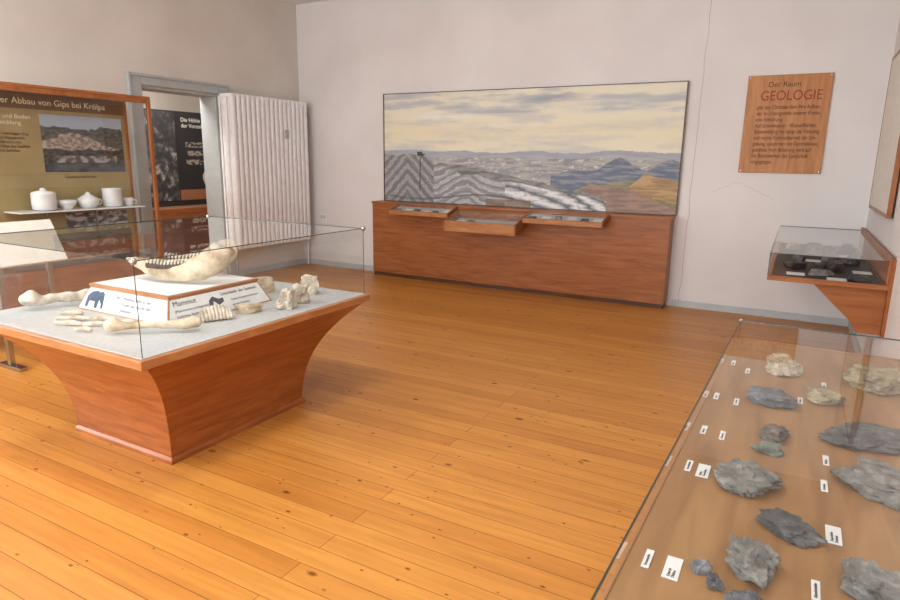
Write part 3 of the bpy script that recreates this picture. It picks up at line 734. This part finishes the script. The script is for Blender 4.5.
painted('quarry_photo', 110, 80, (bx+.004, 3.29, 1.44), (0, .78, 0), (0, 0, .51), quarry, gs)
text('caption', 'Gipsbruch bei Krölpa', (bx+.004, 3.46, 1.385), RL, .035, M['text_brown'], gs)
def gyps(u, v):
    n1 = fr(u*7, v*5, 8, 5)
    return lerp((92, 88, 86), (208, 204, 198), .5+n1*1.5)
painted('gypsum_photo', 80, 40, (bx+.004, 3.42, .87), (0, .62, 0), (0, 0, .19), gyps, gs)
box('plate_shelf', bx+.005, -5.72, 2.9, 4.06, 1.10, 1.112, M['ceramic'], gs, .002)
boxes('shelf_posts', [(-5.74, -5.725, y, y+.015, zb2, 1.099) for y in (3.1, 3.55, 4.0)], M['metal'], gs)
def pottery(name, prof, y, x=-5.84, handle=None, k=1.25):
    r_ = root(name, (x, y, 1.113)); prof = [(a*k, b_*k) for a, b_ in prof]
    lathe('body', prof, (x, y, 1.113), M['ceramic'], r_)
    if handle:
        hr, hz, hh = [q*k for q in handle]
        tube('handle', [(x, y+hr, 1.113+hz+hh), (x, y+hr+.04, 1.113+hz+hh*.8), (x, y+hr+.04, 1.113+hz+hh*.2), (x, y+hr, 1.113+hz)], [.006]*4, M['ceramic'], r_, 8)
pottery('ceramic_jar', [(.05,0),(.075,.01),(.08,.05),(.078,.11),(.08,.115),(.07,.13),(.02,.14),(.018,.155),(0.001,.16)], 3.16)
pottery('ceramic_bowl', [(.03,0),(.035,.01),(.06,.04),(.065,.065),(.06,.065),(.05,.04),(.001,.012)], 3.36)
pottery('ceramic_teapot', [(.04,0),(.055,.01),(.075,.045),(.07,.07),(.045,.085),(.04,.09),(.02,.10),(.012,.115),(.001,.12)], 3.56, handle=(.065, .02, .045))
pottery('ceramic_vase', [(.055,0),(.068,.01),(.070,.06),(.068,.13),(.073,.14),(.068,.14),(.064,.12),(.001,.02)], 3.80)
pottery('ceramic_cup', [(.03,0),(.035,.008),(.045,.05),(.05,.075),(.045,.075),(.04,.05),(.001,.01)], 3.965, handle=(.045, .015, .04), k=1.0)

# white information lectern in front of it
il = root('information_lectern', (-5.1, 2.55, .6))
V = [(-4.98, 2.3, .80), (-4.98, 2.82, .80), (-5.16, 2.82, 1.10), (-5.16, 2.3, 1.10)]
th = Vector((-.02, 0, -.012))
VV = [Vector(v) for v in V]+[Vector(v)+th for v in V]
mesh('sloped_panel', VV, [(0,1,2,3), (7,6,5,4), (0,4,5,1), (1,5,6,2), (2,6,7,3), (3,7,4,0)], M['cream'], il)
boxes('stand', [(-5.13, -5.09, 2.36, 2.40, .03, .93), (-5.13, -5.09, 2.72, 2.76, .03, .93), (-5.25, -4.95, 2.35, 2.41, 0, .03), (-5.25, -4.95, 2.71, 2.77, 0, .03)], M['metal'], il, .003)

# ------------------------------------------------------------------ world + camera
w = bpy.data.worlds.new('daylight_world'); scene.world = w; w.use_nodes = True
bg = w.node_tree.nodes['Background']
sky = w.node_tree.nodes.new('ShaderNodeTexSky'); sky.sky_type = 'HOSEK_WILKIE'; sky.turbidity = 6
sky.sun_direction = (0.2, -0.3, 0.9)
w.node_tree.links.new(sky.outputs[0], bg.inputs[0]); bg.inputs[1].default_value = 0.6

phi, th_ = math.radians(28.7), math.radians(12.6)
h = Vector((-math.sin(phi), math.cos(phi), 0)); rt = Vector((math.cos(phi), math.sin(phi), 0))
c = h*math.cos(th_)-Vector((0,0,1))*math.sin(th_)
dn = -Vector((0,0,1))*math.cos(th_)-h*math.sin(th_)
xa = (rt-dn*.015).normalized(); za_ = -c; ya_ = za_.cross(xa).normalized()
cam = bpy.data.cameras.new('camera'); cam.lens = 25.0; cam.sensor_width = 36; cam.clip_start = 0.02
co = bpy.data.objects.new('camera', cam); COL.objects.link(co)
mt = Matrix((xa, ya_, za_)).transposed().to_4x4(); mt.translation = (0, 0, 1.6)
co.matrix_world = mt
scene.camera = co
scene.view_settings.view_transform = 'Standard'
scene.view_settings.exposure = 0.0
